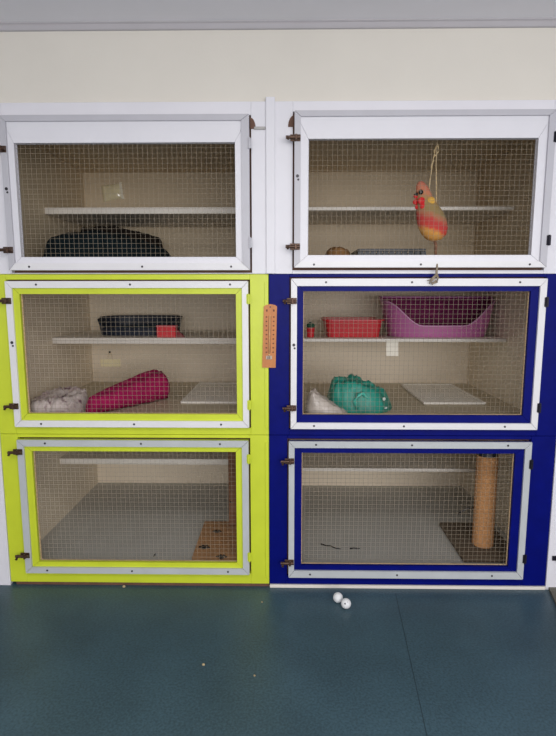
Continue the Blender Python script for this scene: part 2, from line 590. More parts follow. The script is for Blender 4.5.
nl = neighbour(XLEFT - 1.05, XLEFT - 0.0015, 'white framed cage column against the lime yellow cages', None)
nr = neighbour(XRIGHT + 0.0015, XRIGHT + 1.05, 'white framed cage column against the royal blue cages', None)
pz = pix(553, 558, -0.005)
bmt = bmesh.new()
bm_box(bmt, pz.x - 0.004, pz.x + 0.05, -0.010, -0.0045, pz.z - 0.010, pz.z + 0.010, 0.001)
bm_tube(bmt, [(pz.x + 0.02, -0.012, pz.z - 0.016), (pz.x + 0.02, -0.012, pz.z + 0.016)], 0.006, 8)
mesh_obj('bolt_latch', bmt, M_BLACK, nr)

for c, z, o_ in cages.values():
    to_base(c)
to_base(nl)
to_base(nr)
ZF = {k: v[1] for k, v in cages.items()}


# ------------------------------------------------------------------ contents: cloth heaps
def heap(name, cx, cy, z0, wx, wy, hfun, m, seed=0, nx=44, ny=30, fold=0.02, ffreq=9.0, rot=0.0, edge=0.22):
    """a heap of cloth: closed lumpy surface over an irregular footprint, resting on z0"""
    bm = bmesh.new()
    top, bot = [], []
    cr, sr = math.cos(rot), math.sin(rot)
    for j in range(ny + 1):
        rt, rb = [], []
        for i in range(nx + 1):
            # map square to rounded footprint
            a, b = 2 * i / nx - 1, 2 * j / ny - 1
            x_ = a * math.sqrt(max(0, 1 - 0.42 * b * b))
            y_ = b * math.sqrt(max(0, 1 - 0.42 * a * a))
            wob = 1 + 0.10 * noise.noise(Vector((a * 1.7 + seed, b * 1.7, seed * 1.3)))
            e = min(1.0, (1 - max(abs(a), abs(b))) / edge)
            e = math.sin(e * math.pi / 2) ** 0.7 if e > 0 else 0
            h = hfun(a, b) * e
            nn = noise.noise(Vector((x_ * ffreq * 0.5 + seed * 3.1, y_ * ffreq * 0.35, seed)))
            nn2 = 1 - abs(noise.noise(Vector((x_ * ffreq + seed, y_ * ffreq * 0.6, 3.3 + seed)))) * 2
            h += fold * e * (nn + 0.7 * nn2)
            h = max(h, 0.004 if e > 0 else 0.003)
            px, py = x_ * wx / 2 * wob, y_ * wy / 2 * wob
            px, py = px * cr - py * sr, px * sr + py * cr
            rt.append(bm.verts.new((cx + px, cy + py, z0 + h)))
            rb.append(bm.verts.new((cx + px, cy + py, z0 + 0.0005)))
        top.append(rt)
        bot.append(rb)
    for j in range(ny):
        for i in range(nx):
            bm.faces.new((top[j][i], top[j][i + 1], top[j + 1][i + 1], top[j + 1][i]))
            bm.faces.new((bot[j][i], bot[j + 1][i], bot[j + 1][i + 1], bot[j][i + 1]))
    for i in range(nx):
        bm.faces.new((top[0][i], bot[0][i], bot[0][i + 1], top[0][i + 1]))
        bm.faces.new((top[ny][i], top[ny][i + 1], bot[ny][i + 1], bot[ny][i]))
    for j in range(ny):
        bm.faces.new((top[j][0], top[j + 1][0], bot[j + 1][0], bot[j][0]))
        bm.faces.new((top[j][nx], bot[j][nx], bot[j + 1][nx], top[j + 1][nx]))
    return mesh_obj(name, bm, m, None, smooth=True)


def cloth(name, c, scale=25, **k):
    return mat(name, c, 0.95, var=k.get('var', 0.25), scale=scale, bump=0.5, bscale=140, spec=0.15)


# dark bedding in the white cage
yb = 0.33
xa, xb = pix(50, 258, yb).x, pix(175, 258, yb).x
zt = pix(110, 232, yb).z - ZF['L0']
o = heap('blanket', (xa + xb) / 2, yb, ZF['L0'], xb - xa, 0.46,
         lambda a, b: zt * (0.80 + 0.16 * math.cos((a + 0.2) * 2.0) - (0.30 * max(0, a - 0.15))) * (1 - 0.25 * b * b),
         cloth('dark_teal_fleece', srgb(14, 26, 30)), seed=2, fold=0.012)
tag(o, 'crumpled dark teal blanket under the shelf of a white cage', 'blanket')
xa, xb = -1.055, pix(160, 225, 0.7).x  # dark brown heap filling the dark area under the shelf
hb = pix(100, 219, 0.62).z - ZF['L0'] - 0.035
o = heap('blanket', (xa + xb) / 2, 0.78, ZF['L0'], xb - xa, 0.30, lambda a, b: hb * (1.0 - 0.2 * max(0, a)), cloth('dark_brown_heap', srgb(34, 27, 23)), seed=4, fold=0.008, edge=0.14)
tag(o, 'dark brown heap behind the dark teal blanket', 'blanket')

# clear packet stuck to the back panel of the same cage
M_CLEAR = mat('glossy_clear_film', srgb(238, 228, 190), 0.12, var=0.05, spec=0.8, coat=0.6)
yk = DEPTH - 0.0125
q = [pix(101.5, 186, yk), pix(122, 183, yk), pix(124, 198, yk), pix(104, 202, yk)]
root = empty('packet')
tag(root, 'small glossy clear plastic packet stuck on the back panel above the shelf', 'packet')
bm = bmesh.new()
NX, NZ = 10, 8
fr, bk = [], []
for j in range(NZ + 1):
    r1, r2 = [], []
    for i in range(NX + 1):
        s, t = i / NX, j / NZ
        p = (q[3] * (1 - s) + q[2] * s) * (1 - t) + (q[0] * (1 - s) + q[1] * s) * t
        d = 0.004 + 0.010 * math.sin(math.pi * s) * math.sin(math.pi * t) + 0.004 * noise.noise(Vector((s * 5, t * 5, 1)))
        r1.append(bm.verts.new((p.x, yk - d, p.z)))
        r2.append(bm.verts.new((p.x, yk, p.z)))
    fr.append(r1)
    bk.append(r2)
for j in range(NZ):
    for i in range(NX):
        bm.faces.new((fr[j][i], fr[j][i + 1], fr[j + 1][i + 1], fr[j + 1][i]))
        bm.faces.new((bk[j][i], bk[j + 1][i], bk[j + 1][i + 1], bk[j][i + 1]))
for i in range(NX):
    bm.faces.new((fr[0][i], bk[0][i], bk[0][i + 1], fr[0][i + 1]))
    bm.faces.new((fr[NZ][i], fr[NZ][i + 1], bk[NZ][i + 1], bk[NZ][i]))
for j in range(NZ):
    bm.faces.new((fr[j][0], fr[j + 1][0], bk[j + 1][0], bk[j][0]))
    bm.faces.new((fr[j][NX], bk[j][NX], bk[j + 1][NX], fr[j + 1][NX]))
mesh_obj('pouch', bm, M_CLEAR, root, smooth=True)
M_SHINE = mat('white_film_shine', srgb(245, 240, 222), 0.2, var=0.03)  # shine on the packet, painted as a pale patch
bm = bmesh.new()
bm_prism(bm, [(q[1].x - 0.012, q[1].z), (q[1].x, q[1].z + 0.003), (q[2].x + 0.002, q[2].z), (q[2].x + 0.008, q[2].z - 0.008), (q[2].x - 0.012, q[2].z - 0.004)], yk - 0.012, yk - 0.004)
mesh_obj('shine_patch', bm, M_SHINE, root)
to_base(root)

# ---------------- toy bird hanging in the other white cage
yt = 0.085
root = empty('toy_bird')
tag(root, 'red and yellow plush bird toy hanging on a string behind a wire door', 'toy')
Pt = lambda u, v, dy=0.0: pix(u, v, yt + dy)
mt = bpy.data.materials.new('plush_bands')
mt.use_nodes = True
nt = mt.node_tree
bs = nt.nodes['Principled BSDF']
bs.inputs['Roughness'].default_value = 0.95
tc = nt.nodes.new('ShaderNodeTexCoord')
sep = nt.nodes.new('ShaderNodeSeparateXYZ')
nz = nt.nodes.new('ShaderNodeTexNoise')
nz.inputs['Scale'].default_value = 45
add = nt.nodes.new('ShaderNodeMath')
add.operation = 'MULTIPLY_ADD'
add.inputs[1].default_value = 0.16
sk = nt.nodes.new('ShaderNodeMath')
sk.operation = 'MULTIPLY_ADD'
sk.inputs[1].default_value = 0.22
rp = nt.nodes.new('ShaderNodeValToRGB')
nt.links.new(tc.outputs['Generated'], sep.inputs[0])
nt.links.new(tc.outputs['Object'], nz.inputs['Vector'])
nt.links.new(nz.outputs['Fac'], add.inputs[0])
nt.links.new(sep.outputs['Z'], sk.inputs[2])
nt.links.new(sep.outputs['X'], sk.inputs[0])
nt.links.new(sk.outputs[0], add.inputs[2])
sb = nt.nodes.new('ShaderNodeMath')
sb.operation = 'SUBTRACT'
sb.inputs[1].default_value = 0.17
nt.links.new(add.outputs[0], sb.inputs[0])
nt.links.new(sb.outputs[0], rp.inputs[0])
stops = [(0.0, srgb(214, 150, 70)), (0.15, srgb(220, 160, 80)), (0.22, srgb(206, 72, 60)), (0.33, srgb(190, 62, 60)), (0.42, srgb(176, 112, 84)), (0.50, srgb(146, 126, 84)), (0.64, srgb(154, 128, 80)), (0.76, srgb(196, 124, 92)), (1.0, srgb(176, 96, 84))]
cr_ = rp.color_ramp
cr_.elements[0].position, cr_.elements[0].color = stops[0]
cr_.elements[1].position, cr_.elements[1].color = stops[-1]
for p_, c_ in stops[1:-1]:
    cr_.elements.new(p_).color = c_
nt.links.new(rp.outputs[0], bs.inputs['Base Color'])
# continuous pear-shaped body and head along a leaning axis
axis = [(433, 241.5, 1), (434, 239.5, 7), (434, 235, 11.5), (433, 228, 14), (431.5, 220, 14.2), (429.5, 212, 12.8), (427, 205, 10.2), (424.5, 198, 8.0), (423, 191, 6.8), (421.5, 185.5, 5.2), (421, 182.3, 2.8), (421, 181, 0.6)]
bm = bmesh.new()
rings = []
SEG = 22
for (u, v, rp_) in axis:
    c = Pt(u, v)
    r = rp_ * (D + yt) / F
    rings.append([bm.verts.new((c.x + r * math.cos(2 * math.pi * k / SEG), c.y + 0.82 * r * math.sin(2 * math.pi * k / SEG), c.z)) for k in range(SEG)])
for i in range(len(rings) - 1):
    for k in range(SEG):
        bm.faces.new((rings[i][k], rings[i][(k + 1) % SEG], rings[i + 1][(k + 1) % SEG], rings[i + 1][k]))
bm.faces.new(rings[0])
bm.faces.new(rings[-1][::-1])
bmesh.ops.subdivide_edges(bm, edges=list(bm.edges), cuts=1, smooth=1.0, use_grid_fill=True)
mesh_obj('body', bm, mt, root, smooth=True)
M_RED = mat('red_felt', srgb(206, 36, 40), 0.9, var=0.2, scale=40)
M_YEL = mat('yellow_felt', srgb(222, 172, 74), 0.9, var=0.15, scale=40)
M_DARK = mat('black_button', srgb(18, 16, 18), 0.25)
bm = bmesh.new()
c = Pt(421, 192, -0.025)
bm_sphere(bm, c, 0.0095, 0.006, 0.0095)
mesh_obj('eye', bm, M_DARK, root, smooth=True)
bm = bmesh.new()
for (u, v, r) in ((416, 196, 0.010), (415.5, 202, 0.011), (417, 207, 0.009)):
    bm_sphere(bm, Pt(u, v, -0.008), r, r * 0.6, r)
mesh_obj('comb', bm, M_RED, root, smooth=True)
bm = bmesh.new()
for (u, v, r) in ((421.5, 201, 0.015), (423, 206, 0.013)):
    bm_sphere(bm, Pt(u, v, -0.026), r, 0.008, r)
mesh_obj('wattle', bm, M_RED, root, smooth=True)
bm = bmesh.new()
bm_sphere(bm, Pt(431, 201, -0.024), 0.017, 0.012, 0.016)
mesh_obj('wing_patch', bm, M_YEL, root, smooth=True)
bm = bmesh.new()
p0, p1 = Pt(417.5, 194, -0.016), Pt(414, 194.5, -0.016)
bm_tube(bm, [p0, (p0 + p1) / 2, p1], 0.005, 8, True, [0.007, 0.005, 0.001])
mesh_obj('beak', bm, M_DARK, root, smooth=True)
M_STRING = mat('tan_twine', srgb(206, 182, 138), 0.9, var=0.2, scale=80)
bm = bmesh.new()
top = Pt(437, 143.5)
bm_tube(bm, [Pt(436, 212, 0.0), Pt(436.5, 190), Pt(436, 165), top], 0.0022, 6)
bm_tube(bm, [Pt(428.5, 196, 0.0), Pt(430, 180), Pt(433, 160), top], 0.0022, 6)
bm_tube(bm, [top, Pt(438.5, 147), Pt(438, 152), Pt(435, 156), Pt(434, 151), Pt(436, 146)], 0.0028, 6)
bm_tube(bm, [Pt(434, 160), Pt(432, 164), Pt(431, 167.5)], 0.0025, 6)
bm_tube(bm, [top, Vector((top.x, top.y, cages['R0'][2][3] + 0.05))], 0.0016, 6)
mesh_obj('string', bm, M_STRING, root, smooth=True)
M_TAIL = mat('brown_cord', srgb(128, 92, 70), 0.9, var=0.3, scale=60)
bm = bmesh.new()
bm_tube(bm, [Pt(434, 239), Pt(436, 246), Pt(435.5, 252), Pt(436.5, 258)], 0.005, 7, True, [0.006, 0.007, 0.006, 0.004])
mesh_obj('tail', bm, M_TAIL, root, smooth=True)
to_base(root)

# knotted cord on the outside, below the toy
root = empty('knotted_cord')
tag(root, 'frayed tan cord knotted over the white edging below the bird toy', 'cord')
yk = -0.034
K = lambda u, v, dy=0.0: pix(u, v, yk + dy)
M_FRAY = mat('frayed_cord', srgb(150, 136, 118), 0.95, var=0.3, scale=70)
bm = bmesh.new()
bm_tube(bm, [K(437, 264, .004), K(437, 268), K(436.5, 273), K(438, 278), K(437, 282), K(432, 283.5), K(431, 280), K(434, 277), K(436.5, 274)], 0.0045, 7)
mesh_obj('knot', bm, M_FRAY, root, smooth=True)
for pts in ([K(436, 276), K(432, 279), K(427, 281)], [K(435, 278), K(431, 281), K(429, 284)], [K(436, 280), K(434, 283), K(432, 285)]):
    bm = bmesh.new()
    bm_tube(bm, pts, 0.003, 6, True, [0.0035, 0.003, 0.0012])
    mesh_obj('frayed_end', bm, M_FRAY, root, smooth=True)
to_base(root)


# ---------------- trays
def tray(name, cx, cy, z0, wx, wy, h, m, flare=0.12, th=0.005, rim=0.012, parent=None, corner=0.03):
    """open tapered tray with rounded corners, wall thickness and a turned-out rim"""
    bm = bmesh.new()

    def loop(w_, d_, z, rc):
        v = []
        for sx, sy, a0 in ((1, 1, 0), (-1, 1, 90), (-1, -1, 180), (1, -1, 270)):
            for k in range(5):
                a_ = math.radians(a0 + 90 * k / 4)
                v.append(bm.verts.new((cx + sx * (w_ / 2 - rc) + rc * math.cos(a_), cy + sy * (d_ / 2 - rc) + rc * math.sin(a_), z)))
        return v
    f = 1 - flare
    L = [loop(wx * f, wy * f, z0, corner * 0.8), loop(wx, wy, z0 + h - 0.006, corner), loop(wx + rim * 2, wy + rim * 2, z0 + h - 0.006, corner + rim),
         loop(wx + rim * 2, wy + rim * 2, z0 + h, corner + rim), loop(wx - th, wy - th, z0 + h, corner - th / 2), loop(wx * f - th, wy * f - th, z0 + th, corner * 0.8)]
    for i in range(len(L) - 1):
        n_ = len(L[i])
        for k in range(n_):
            bm.faces.new((L[i][k], L[i][(k + 1) % n_], L[i + 1][(k + 1) % n_], L[i + 1][k]))
    bm.faces.new(L[0][::-1])
    bm.faces.new(L[-1])
    return mesh_obj(name, bm, m, parent)


# black slatted basket and brown cushion in the bird-toy cage
yb = 0.42
xa, xb = pix(355, 254, yb).x, pix(418, 254, yb).x
z0 = ZF['R0']
zt = pix(390, 249.3, yb - 0.1).z
M_BLKP = mat('black_plastic', srgb(24, 30, 42), 0.4)
root = empty('basket')
tag(root, 'low black slatted plastic basket on the floor of a white cage', 'basket')
cx, wx, wy, h = (xa + xb) / 2, xb - xa, 0.26, zt - z0
box('base', cx - wx / 2, cx + wx / 2, yb - wy / 2, yb + wy / 2, z0 + 0.0005, z0 + 0.008, M_BLKP, root, 0.001)
for yy in (yb - wy / 2, yb + wy / 2):
    box('top_rail', cx - wx / 2, cx + wx / 2, yy - 0.005, yy + 0.005, z0 + h - 0.012, z0 + h, M_BLKP, root, 0.001)
    for i in range(11):
        x = cx - wx / 2 + 0.008 + (wx - 0.016) * i / 10
        box('slat', x - 0.0115, x + 0.0115, yy - 0.004, yy + 0.004, z0 + 0.0085, z0 + h - 0.0125, M_BLKP, root)
for xx in (cx - wx / 2, cx + wx / 2):
    box('end_panel', xx - 0.004, xx + 0.004, yb - wy / 2 + 0.006, yb + wy / 2 - 0.006, z0 + 0.0085, z0 + h - 0.001, M_BLKP, root)
to_base(root)
xa, xb = pix(322, 254, 0.40).x, pix(353, 254, 0.40).x
zt2 = pix(340, 246.5, 0.40).z - z0
o = heap('cushion', (xa + xb) / 2, 0.40, z0, xb - xa, 0.20, lambda a, b: zt2 * (0.95 - 0.3 * a * a - 0.2 * b * b), cloth('tan_fleece', srgb(150, 112, 72)), seed=5, fold=0.006, nx=24, ny=18, edge=0.4)
tag(o, 'small tan fleece cushion beside the black basket', 'cushion')


# ---------------- moulded plastic cat beds
def cat_bed(name, cx, cy, z0, wx, wy, hback, hfront, m, label, dip=0.55, inner=None, skew=0.0, inflare=0.84, inner_shade=None, rim_mat=None):
    """moulded bed: oval plan, high back and shoulders, cut-down front, wall thickness and base"""
    root = empty(name)
    tag(root, label, 'pet bed')
    N = 72
    bm = bmesh.new()

    def height(a):
        s = -math.sin(a)                     # 1 at the front (towards -y)
        c = math.cos(a)
        if s <= 0:
            return hback
        # front cut: flat dip in the middle, rising to shoulders
        t = min(1, max(0, (abs(c) - dip) / (0.97 - dip)))
        t = t * t * (3 - 2 * t)
        return hfront + (hback * 0.9 - hfront) * t

    def pt(a, sx, sy, z):
        e = 0.72                             # squarish oval
        c, s = math.cos(a), math.sin(a)
        x = math.copysign(abs(c) ** e, c)
        y = math.copysign(abs(s) ** e, s)
        return (cx + x * wx / 2 * sx + skew * z, cy + y * wy / 2 * sy, z0 + z)
    LV = 8
    outer, innr = [], []
    for l in range(LV + 1):
        ro, ri = [], []
        for k in range(N):
            a = 2 * math.pi * k / N
            t = l / LV
            z = 0.0005 + (height(a) - 0.0005) * t
            fz = inflare + (1 - inflare) * (z / hback) ** 0.8
            ro.append(bm.verts.new(pt(a, fz, fz, z)))
            zi = 0.008 + (height(a) - 0.008) * t
            fi = fz - 0.014
            ri.append(bm.verts.new(pt(a, fi, fi, zi)))
        outer.append(ro)
        innr.append(ri)
    for l in range(LV):
        for k in range(N):
            kk = (k + 1) % N
            bm.faces.new((outer[l][k], outer[l][kk], outer[l + 1][kk], outer[l + 1][k]))
            bm.faces.new((innr[l][k], innr[l + 1][k], innr[l + 1][kk], innr[l][kk]))
    for k in range(N):
        kk = (k + 1) % N
        bm.faces.new((outer[LV][k], outer[LV][kk], innr[LV][kk], innr[LV][k]))
    bm.faces.new(outer[0][::-1])
    bm.faces.new(innr[0])
    mesh_obj('shell', bm, m, root, smooth=False)
    # rolled rim
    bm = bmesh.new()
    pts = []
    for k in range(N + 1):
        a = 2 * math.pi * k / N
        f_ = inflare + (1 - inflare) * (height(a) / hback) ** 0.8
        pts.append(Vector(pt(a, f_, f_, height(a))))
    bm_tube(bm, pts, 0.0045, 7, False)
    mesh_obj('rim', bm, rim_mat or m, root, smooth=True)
    if inner_shade is not None:                    # added inner surface, its darker colour stands for shade inside the bed
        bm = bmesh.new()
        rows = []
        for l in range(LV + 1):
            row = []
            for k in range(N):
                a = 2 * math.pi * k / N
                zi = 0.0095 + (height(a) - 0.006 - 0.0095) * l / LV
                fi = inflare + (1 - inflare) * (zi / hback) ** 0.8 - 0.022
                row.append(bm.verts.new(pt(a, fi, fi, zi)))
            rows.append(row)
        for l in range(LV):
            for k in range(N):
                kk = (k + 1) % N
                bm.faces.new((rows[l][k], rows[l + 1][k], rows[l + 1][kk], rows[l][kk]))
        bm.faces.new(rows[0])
        mesh_obj('shade_layer', bm, inner_shade, root)
    if inner is not None:
        hp = heap('pad', cx, cy, z0 + 0.009, wx * inflare * 0.86, wy * inflare * 0.84, lambda a, b: hfront * 0.9 * (1 - 0.15 * a * a), inner, seed=9, nx=20, ny=14, fold=0.006, edge=0.5)
        hp.parent = root
    return to_base(root)


M_MAUVE = mat('mauve_plastic', srgb(188, 104, 160), 0.42, var=0.05, scale=6)
zsh = zpix(338.5, SH)
ybd = 0.69
xa, xb = pix(380, 320, ybd).x, 1.113
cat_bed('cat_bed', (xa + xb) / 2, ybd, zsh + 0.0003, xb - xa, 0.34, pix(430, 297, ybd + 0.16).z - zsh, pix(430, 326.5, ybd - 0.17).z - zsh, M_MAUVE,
        'mauve moulded plastic cat bed with cut-down front on the shelf of a blue cage', dip=0.28, inner_shade=cloth('plum_inner_shade', srgb(128, 48, 92)), rim_mat=mat('mauve_rim_highlight', srgb(208, 146, 190), 0.4))  # rim colour lightened as a highlight, inside colour darkened as shade
# red litter tray
M_REDP = mat('red_plastic', srgb(202, 32, 44), 0.38, var=0.05)
xa, xb = pix(325.5, 325, 0.55).x, pix(383, 325, 0.55).x
o = tray('litter_tray', (xa + xb) / 2, 0.675, zsh + 0.0005, xb - xa, 0.25, pix(350, 320.5, 0.55).z - zsh + 0.004, M_REDP, flare=0.10)
tag(o, 'red plastic litter tray beside the mauve cat bed', 'litter tray')
# small red pot with a green top
c = pix(310.5, 330, 0.56)
root = empty('pot')
tag(root, 'small red pot with dark green top beside the red litter tray', 'pot')
bm = bmesh.new()
h = pix(310, 327.5, 0.56).z - zsh
pr = [(0.0, 0.0), (0.017, 0.0), (0.021, h * 0.9), (0.024, h * 0.9), (0.024, h), (0.019, h), (0.017, h * 0.8), (0.0, h * 0.8)]
prev = None
for (r, z) in pr:
    ring = [bm.verts.new((c.x + max(r, 1e-4) * math.cos(2 * math.pi * k / 16), 0.56 + max(r, 1e-4) * math.sin(2 * math.pi * k / 16), zsh + 0.0005 + z)) for k in range(16)]
    if prev:
        for k in range(16):
            bm.faces.new((prev[k], prev[(k + 1) % 16], ring[(k + 1) % 16], ring[k]))
    prev = ring
mesh_obj('cup', bm, M_REDP, root)
M_DKG = mat('dark_green_felt', srgb(40, 78, 58), 0.9, var=0.3, scale=60)
bm = bmesh.new()
for i in range(9):
    a = 2.4 * i
    r = 0.012 if i else 0
    bm_sphere(bm, Vector((c.x + r * math.cos(a), 0.56 + r * math.sin(a), zsh + h * 0.98 + 0.010 + (0.008 if not i else 0))), 0.011, 0.011, 0.012, 10, 7)
mesh_obj('green_top', bm, M_DKG, root, smooth=True)
to_base(root)

# paper tag under the shelf of the blue cage
M_PAPER = mat('white_card', srgb(240, 234, 220), 0.8, var=0.03)
p0, p1 = pix(386.5, 342, SH - 0.006), pix(398, 356, SH - 0.006)
bm = bmesh.new()
ptsl = []
for i in range(9):
    t = i / 8
    z = p0.z + 0.008 + (p1.z - p0.z - 0.008) * t
    y = SH - 0.0025 - 0.012 * t * t
    ptsl.append((y, z))
va = [[bm.verts.new((x + (0.004 * k / 8 if False else 0), y + dy, z)) for k, (y, z) in enumerate(ptsl)] for x in (p0.x, p1.x) for dy in (0, 0.0009)]
for i in range(8):
    bm.faces.new((va[0][i], va[0][i + 1], va[2][i + 1], va[2][i]))
    bm.faces.new((va[1][i], va[3][i], va[3][i + 1], va[1][i + 1]))
    bm.faces.new((va[0][i], va[1][i], va[1][i + 1], va[0][i + 1]))
    bm.faces.new((va[2][i], va[2][i + 1], va[3][i + 1], va[3][i]))
bm.faces.new((va[0][0], va[2][0], va[3][0], va[1][0]))
bm.faces.new((va[0][8], va[1][8], va[3][8], va[2][8]))
tag(mesh_obj('card', bm, M_PAPER), 'blank white card hanging from the shelf edge below the mauve bed', 'card')

# cream card and pin on back panel of the yellow cage
yk = DEPTH - 0.0125
root = empty('wall_card')
tag(root, 'small cream card pinned to the back panel below the shelf of a yellow cage', 'card')
p0, p1 = pix(100.5, 359, yk), pix(120.5, 366.5, yk)
box('card_face', p0.x, p1.x, yk - 0.004, yk - 0.0005, p1.z, p0.z, mat('cream_card', srgb(252, 238, 196), 0.7), root, 0.0008)
pp = pix(110, 352, yk)
bm = bmesh.new()
bm_tube(bm, [(pp.x - 0.016, yk - 0.003, p0.z), (pp.x - 0.006, yk - 0.004, pp.z - 0.004), (pp.x + 0.006, yk - 0.004, pp.z - 0.004), (pp.x + 0.016, yk - 0.003, p0.z)], 0.0014, 6)
mesh_obj('loop', bm, M_STRING, root)
bm = bmesh.new()
bm_sphere(bm, Vector((pp.x, yk - 0.006, pp.z)), 0.006, 0.006, 0.006, 10, 7)
mesh_obj('pin', bm, M_DARK, root, smooth=True)
to_base(root)

# ---------------- shelf of the yellow cage: navy bed and red box
zshl = zpix(338, SH)
M_NAVY = mat('navy_plastic', srgb(26, 34, 52), 0.55, var=0.15, scale=20)
M_SLATE = cloth('slate_blue_fleece', srgb(52, 74, 92))
xa, xb = pix(98, 328, 0.7).x, pix(179, 328, 0.7).x
cat_bed('cat_bed', (xa + xb) / 2, 0.75, zshl + 0.0003, xb - xa, 0.32, pix(140, 316, 0.90).z - zshl, pix(120, 329, 0.58).z - zshl, M_NAVY,
        'dark navy cat bed with slate blue pad on the shelf of a yellow cage', dip=0.72, inner=M_SLATE, inflare=0.92)
root = empty('carton')
tag(root, 'small red box beside the navy bed on the shelf of a yellow cage', 'box')
yc = 0.525
p0, p1 = pix(157, 326.5, yc), pix(176, 337, yc)
hbx = p0.z - zshl
dpt = 0.04
bm = bmesh.new()
bm_box(bm, p0.x, p1.x, yc - 0.01, yc + dpt, zshl + 0.0005, zshl + hbx, 0.002)
mesh_obj('body', bm, mat('red_card', srgb(214, 30, 44), 0.5), root)
box('lid', p0.x - 0.001, p1.x + 0.001, yc - 0.011, yc + dpt + 0.001, zshl + hbx + 0.0002, zshl + hbx + 0.005, mat('pink_card', srgb(228, 96, 108), 0.5), root, 0.001)
prism('flap', [(p1.x + 0.002, zshl + 0.0005), (p1.x + 0.042, zshl + 0.0005), (p1.x + 0.002, zshl + hbx * 0.8)], yc + 0.002, yc + 0.03, mat('dark_red_card', srgb(128, 22, 34), 0.6), root)
to_base(root)

# ---------------- floor of the yellow cage
zf = ZF['L1']
# magenta blanket roll: a tapered bundle, spiral end visible
M_MAG = cloth('magenta_fleece', srgb(164, 30, 86), var=0.18)
root = empty('blanket_roll')
tag(root, 'rolled magenta fleece blanket lying on the floor of a yellow cage', 'blanket')
A = gpix(88, 414, zf)
B = gpix(160, 397, zf)
bm = bmesh.new()
rings = []
NR, SEG = 26, 28
for i in range(NR + 1):
    t = i / NR
    p = A.lerp(B, t)
    r = 0.034 + 0.050 * t ** 0.8
    if t < 0.08:
        r *= (0.35 + 0.65 * math.sin(t / 0.08 * math.pi / 2))
    if t > 0.92:
        r *= (0.55 + 0.45 * math.cos((t - 0.92) / 0.08 * math.pi / 2))
    ax = (B - A).normalized()
    sd = Vector((ax.y, -ax.x, 0))
    ring = []
    for k in range(SEG):
        a = 2 * math.pi * k / SEG
        rr = r * (1 + 0.05 * noise.noise(Vector((math.cos(a) * 2, math.sin(a) * 2, t * 6))) + 0.03 * math.sin(a * 3 + t * 4))
        q_ = p + sd * math.cos(a) * rr * 1.12
        z = max(math.sin(a) * rr, -r * 0.8)
        ring.append(bm.verts.new((q_.x, q_.y, zf + 0.001 + r * 0.8 + z)))
    rings.append(ring)
for i in range(NR):
    for k in range(SEG):
        bm.faces.new((rings[i][k], rings[i][(k + 1) % SEG], rings[i + 1][(k + 1) % SEG], rings[i + 1][k]))
bm.faces.new(rings[0])
bm.faces.new(rings[-1][::-1])
mesh_obj('roll', bm, M_MAG, root, smooth=True)
# loose flap along the roll
bm = bmesh.new()
ax = (B - A).normalized()
sd = Vector((ax.y, -ax.x, 0))
prev = None
for i in range(NR - 3):
    t = 0.08 + 0.84 * i / (NR - 4)
    p = A.lerp(B, t)
    r = (0.034 + 0.050 * t ** 0.8)
    row = []
    for j in range(7):
        a = math.radians(62 - 24 * j)
        rr = r * 1.10 + 0.004
        row.append(bm.verts.new((p.x + sd.x * math.cos(a) * rr * 1.12, p.y + sd.y * math.cos(a) * rr * 1.12, max(zf + 0.001, zf + r * 0.8 + math.sin(a) * rr + 0.003 * math.sin(i * 1.1)))))
    if prev:
        for j in range(6):
            bm.faces.new((prev[j], prev[j + 1], row[j + 1], row[j]))
    prev = row
o = mesh_obj('outer_flap', bm, M_MAG, root, smooth=True)
md = o.modifiers.new('thick', 'SOLIDIFY')
md.thickness = 0.005
to_base(root)

# crumpled pale patterned blanket
M_PAT = ramp_mat('pale_patterned_fleece', [(0.30, srgb(70, 52, 62)), (0.37, srgb(172, 150, 150)), (0.5, srgb(206, 194, 190)), (0.62, srgb(214, 200, 196)), (0.70, srgb(120, 88, 98))], 16)
xa, xb = gpix(30, 416, zf), gpix(92, 416, zf)
o = heap('blanket', -0.985, 0.24, zf, 0.235, 0.32, lambda a, b: 0.075 * (1 - 0.35 * a * a) * (0.9 + 0.2 * b), M_PAT, seed=11, fold=0.018, ffreq=7)
tag(o, 'crumpled pale patterned blanket beside the magenta roll', 'blanket')

# white mats / shallow trays on the cage floors
M_MAT = mat('white_tray_plastic', srgb(240, 236, 228), 0.45, var=0.03)


def floor_tray(u0, u1, y0, y1, z, label, row_v=425):
    x0 = pix(u0, row_v, 0).x
    x1 = pix(u1, row_v, 0).x
    root = empty('mat_tray')
    tag(root, label, 'tray')
    bm = bmesh.new()
    bm_box(bm, x0, x1, y0, y1, z + 0.0005, z + 0.010, 0.004)
    mesh_obj('base', bm, M_MAT, root)
    mitre(('rim', 'rim'), (0, 1, 0, 1), (0.1, 0.9, 0.1, 0.9), 0, 1, M_MAT, None) if False else None
    for (a0, a1, b0, b1) in ((x0, x1, y0, y0 + 0.014), (x0, x1, y1 - 0.014, y1), (x0, x0 + 0.014, y0 + 0.0145, y1 - 0.0145), (x1 - 0.014, x1, y0 + 0.0145, y1 - 0.0145)):
        box('rim', a0, a1, b0, b1, z + 0.0101, z + 0.0125, M_MAT, root, 0.0008)
    return to_base(root)


floor_tray(162, 248, 0.38, 0.925, zf, 'shallow white tray on the floor beside the magenta blanket roll')
zfr = ZF['R1']
floor_tray(449, 523, 0.40, 0.925, zfr, 'shallow white tray on the floor of the cage with the teal bag')

